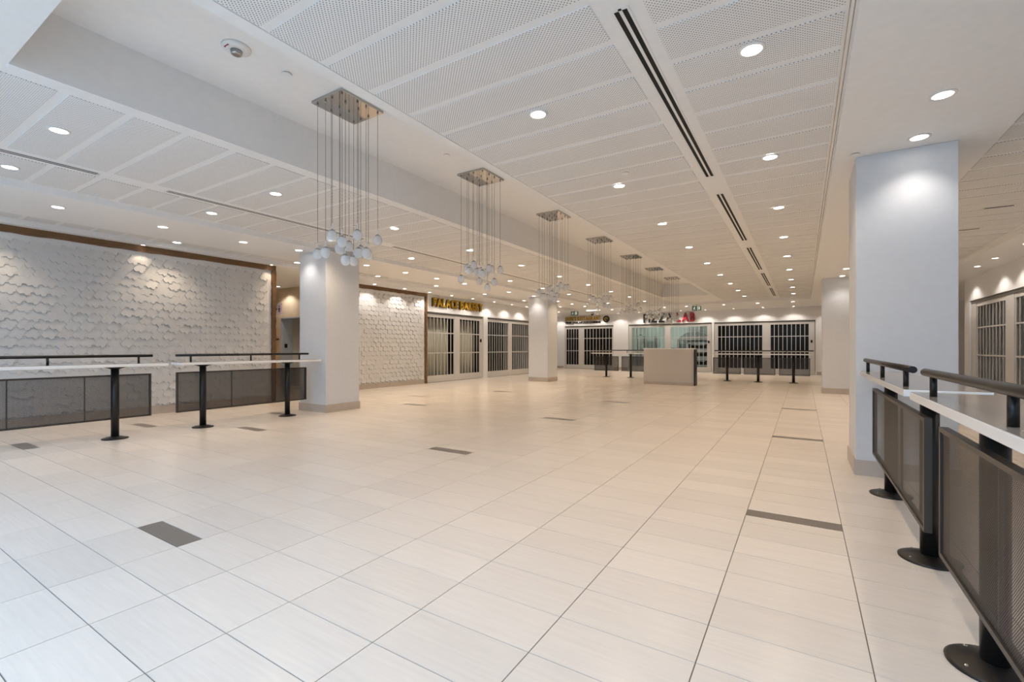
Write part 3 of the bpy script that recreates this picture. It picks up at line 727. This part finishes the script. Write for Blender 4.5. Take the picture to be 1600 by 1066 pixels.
# ------------------------------------------------------------------ lift lobby
el = thing('lift', 'lift with blue-grey side jamb and closed beige doors in the lobby', 'elevator', (-13.74, 9.1, 0))
box('jamb', (-0.73, -0.70, -0.21, 0.25, 0, 2.25), ELEV, el); box('jamb', (0.71, 0.74, -0.21, 0.25, 0, 2.25), ELEV, el); box('head', (-0.70, 0.71, -0.21, 0.25, 2.22, 2.25), ELEV, el)
box('door_leaf', (-0.70, 0.003, 0.19, 0.24, 0.012, 2.22), ELEVD, el); box('door_leaf', (0.007, 0.71, 0.19, 0.24, 0.012, 2.22), ELEVD, el)
box('sill', (-0.70, 0.71, -0.2, 0.25, 0, 0.012), STEEL, el); cbp = box('call_button', (-0.70, -0.69, -0.09, 0.0, 1.27, 1.40), BLACK, el)
hb = thing('wall_bar', 'short dark wooden bar fixed on the lobby wall beside the lift', 'bar', (-14.75, 8.9, 1.55))
box('bar', (-0.22, 0.22, -0.06, -0.03, -0.03, 0.03), WOOD, hb)
for sx in (-.15, .15): box('bracket', (sx - .015, sx + .015, -0.03, 0, -.015, .015), DARK, hb)
ps = thing('projecting_sign', 'small pale sign with dark figure projecting at the relief wall end', 'sign', (XL + 0.06, 6.40, 2.05))
box('panel', (0, 0.17, -0.012, 0.012, 0, 0.27), PINK, ps)
box('bracket', (-0.10, 0.0, -0.008, 0.008, 0.12, 0.15), DARK, ps)
fig = MB(); fig.box(0.065, 0.105, -0.015, -0.012, 0.06, 0.17); fig.box(0.07, 0.10, -0.015, -0.012, 0.185, 0.22); fig.box(0.05, 0.12, -0.015, -0.012, 0.125, 0.15)
obj('pictogram', fig.mesh('pictogram'), NAVY, ps)

# ------------------------------------------------------------------ shop signs: raised letters
fontc = {}
def letter_mesh(ch, size, m, depth, bold):
    key = (ch, size, m.name, depth, bold)
    if key not in fontc:
        cu = bpy.data.curves.new('letter', 'FONT'); cu.body = ch; cu.size = size; cu.extrude = depth / 2; cu.offset = bold; cu.resolution_u = 3
        to = bpy.data.objects.new('tmp', cu); C.objects.link(to)
        dg = bpy.context.evaluated_depsgraph_get(); me = bpy.data.meshes.new_from_object(to.evaluated_get(dg))
        me.name = 'letter'; me.materials.clear(); me.materials.append(m)
        xs = [v.co.x for v in me.vertices]
        bpy.data.objects.remove(to)
        fontc[key] = (me, min(xs), max(xs))
    return fontc[key]
def lettering(parent, text, width, height, base_z, mats, depth, x_start, y_out, bold=0.0, gap=0.18):
    """letters stand upright, local x along the wall, facing local -y, stretched to the given width"""
    size = height / 0.70
    items = []; x = 0
    for i, ch in enumerate(text):
        if ch == ' ': x += size * 0.32; continue
        me, a, b = letter_mesh(ch, size, mats[i] if isinstance(mats, list) else mats, depth, bold)
        items.append((me, x - a)); x += (b - a) + size * gap * 0.5
    sx = width / (x - size * gap * 0.5)
    for me, px in items:
        o = obj('letter', me, None, parent, (x_start + px * sx, y_out, base_z), (math.pi / 2, 0, 0)); o.scale = (sx, 1, 1)
s = thing('shop_sign', 'gold raised letters of the bakery sign over the left gate', 'sign', (XB, 12.78, 0), math.pi / 2, 'shop name signs')
lettering(s, 'PALACE BAKERY', 3.05, 0.30, 2.79, GOLD, 0.06, 0, -0.055, 0.012)
lettering(s, 'PALACE BAKERY', 3.05, 0.30, 2.775, LBLACK, 0.02, -0.035, -0.012, 0.012)  # black offset copy stands in for the gold letters' shadow and returns
s = thing('shop_sign', 'gold and black restaurant sign with round emblem in the far left corner', 'sign', (-12.24, YBK, 0), 0, 'shop name signs')
lettering(s, "DUBE'S RESTAURANT", 2.25, 0.22, 2.90, GOLD, 0.05, 0, -0.045, 0.010)
lettering(s, 'FINE JAMAICAN CUISINE', 2.25, 0.11, 2.72, LBLACK, 0.04, 0, -0.035, 0.004)
em = obj('emblem', MB().lathe([(0.20, 0), (0.20, 0.04)], 32).mesh('emblem'), LBLACK, s, (2.58, 0, 2.93), (math.pi / 2, 0, 0))
sw = []
for i in range(15):
    a = math.radians(60 + i * 15); sw.append((0.11 * math.cos(a), 0.11 * math.sin(a)))
for i in reversed(range(15)):
    a = math.radians(60 + i * 15); sw.append((0.02 + 0.07 * math.cos(a), 0.07 * math.sin(a)))
obj('emblem_swirl', MB().prism(sw, 0.04, 0.048).mesh('swirl'), GOLD, em)
obj('emblem_dot', MB().lathe([(0.035, 0.04), (0.035, 0.048)], 16, 0.05, 0.02).mesh('dot'), GOLD, em)
s = thing('shop_sign', 'sign of large black and dark red raised letters over the middle back gate', 'sign', (-7.48, YBK, 0), 0, 'shop name signs')
lettering(s, 'PIZZA LAB', 2.70, 0.46, 2.66, [LBLACK] * 6 + [LRED] * 3, 0.08, 0, -0.075, 0.018, 0.22)
# exit signs hung from the ceiling
def exit_sign(x, y, zb, label):
    t = thing('exit_sign', label, 'exit sign', (x, y, 0), 0, 'green exit signs')
    b = box('panel', (-0.19, 0.19, -0.03, 0.03, zb, zb + 0.20), GREEN, t, 0.004)
    obj('hanger', MB().tube((0, 0, zb + 0.20), (0, 0, ZS), 0.008).mesh('hanger'), DARK, t)
    m = MB()
    def q(pts): m.add([(px, -0.033, zb + pz) for px, pz in pts] + [(px, -0.030, zb + pz) for px, pz in pts],
                      [tuple(range(len(pts))), tuple(reversed(range(len(pts), 2 * len(pts))))] + [((i + 1) % len(pts), i, len(pts) + i, len(pts) + (i + 1) % len(pts)) for i in range(len(pts))])
    q([(-0.085, 0.155), (-0.065, 0.155), (-0.065, 0.175), (-0.085, 0.175)])                      # head
    q([(-0.11, 0.085), (-0.08, 0.085), (-0.07, 0.145), (-0.10, 0.145)])                          # trunk
    q([(-0.145, 0.10), (-0.10, 0.125), (-0.10, 0.145), (-0.150, 0.12)]); q([(-0.08, 0.125), (-0.045, 0.11), (-0.040, 0.125), (-0.075, 0.145)])
    q([(-0.15, 0.03), (-0.13, 0.03), (-0.085, 0.085), (-0.11, 0.09)]); q([(-0.095, 0.085), (-0.065, 0.055), (-0.07, 0.025), (-0.05, 0.025), (-0.045, 0.065), (-0.08, 0.095)])
    q([(0.02, 0.025), (0.16, 0.025), (0.16, 0.045), (0.02, 0.045)]); q([(0.02, 0.155), (0.16, 0.155), (0.16, 0.175), (0.02, 0.175)]); q([(0.02, 0.045), (0.045, 0.045), (0.045, 0.155), (0.02, 0.155)]); q([(0.07, 0.06), (0.15, 0.06), (0.15, 0.14), (0.07, 0.14)])
    obj('pictogram', m.mesh('pictogram'), SIGNW, t)
exit_sign(-4.02, 22.0, 2.93, 'green running-man exit sign hung right of the pizza shop sign')
exit_sign(-9.95, 22.0, 2.93, 'green running-man exit sign hung in front of the restaurant sign')
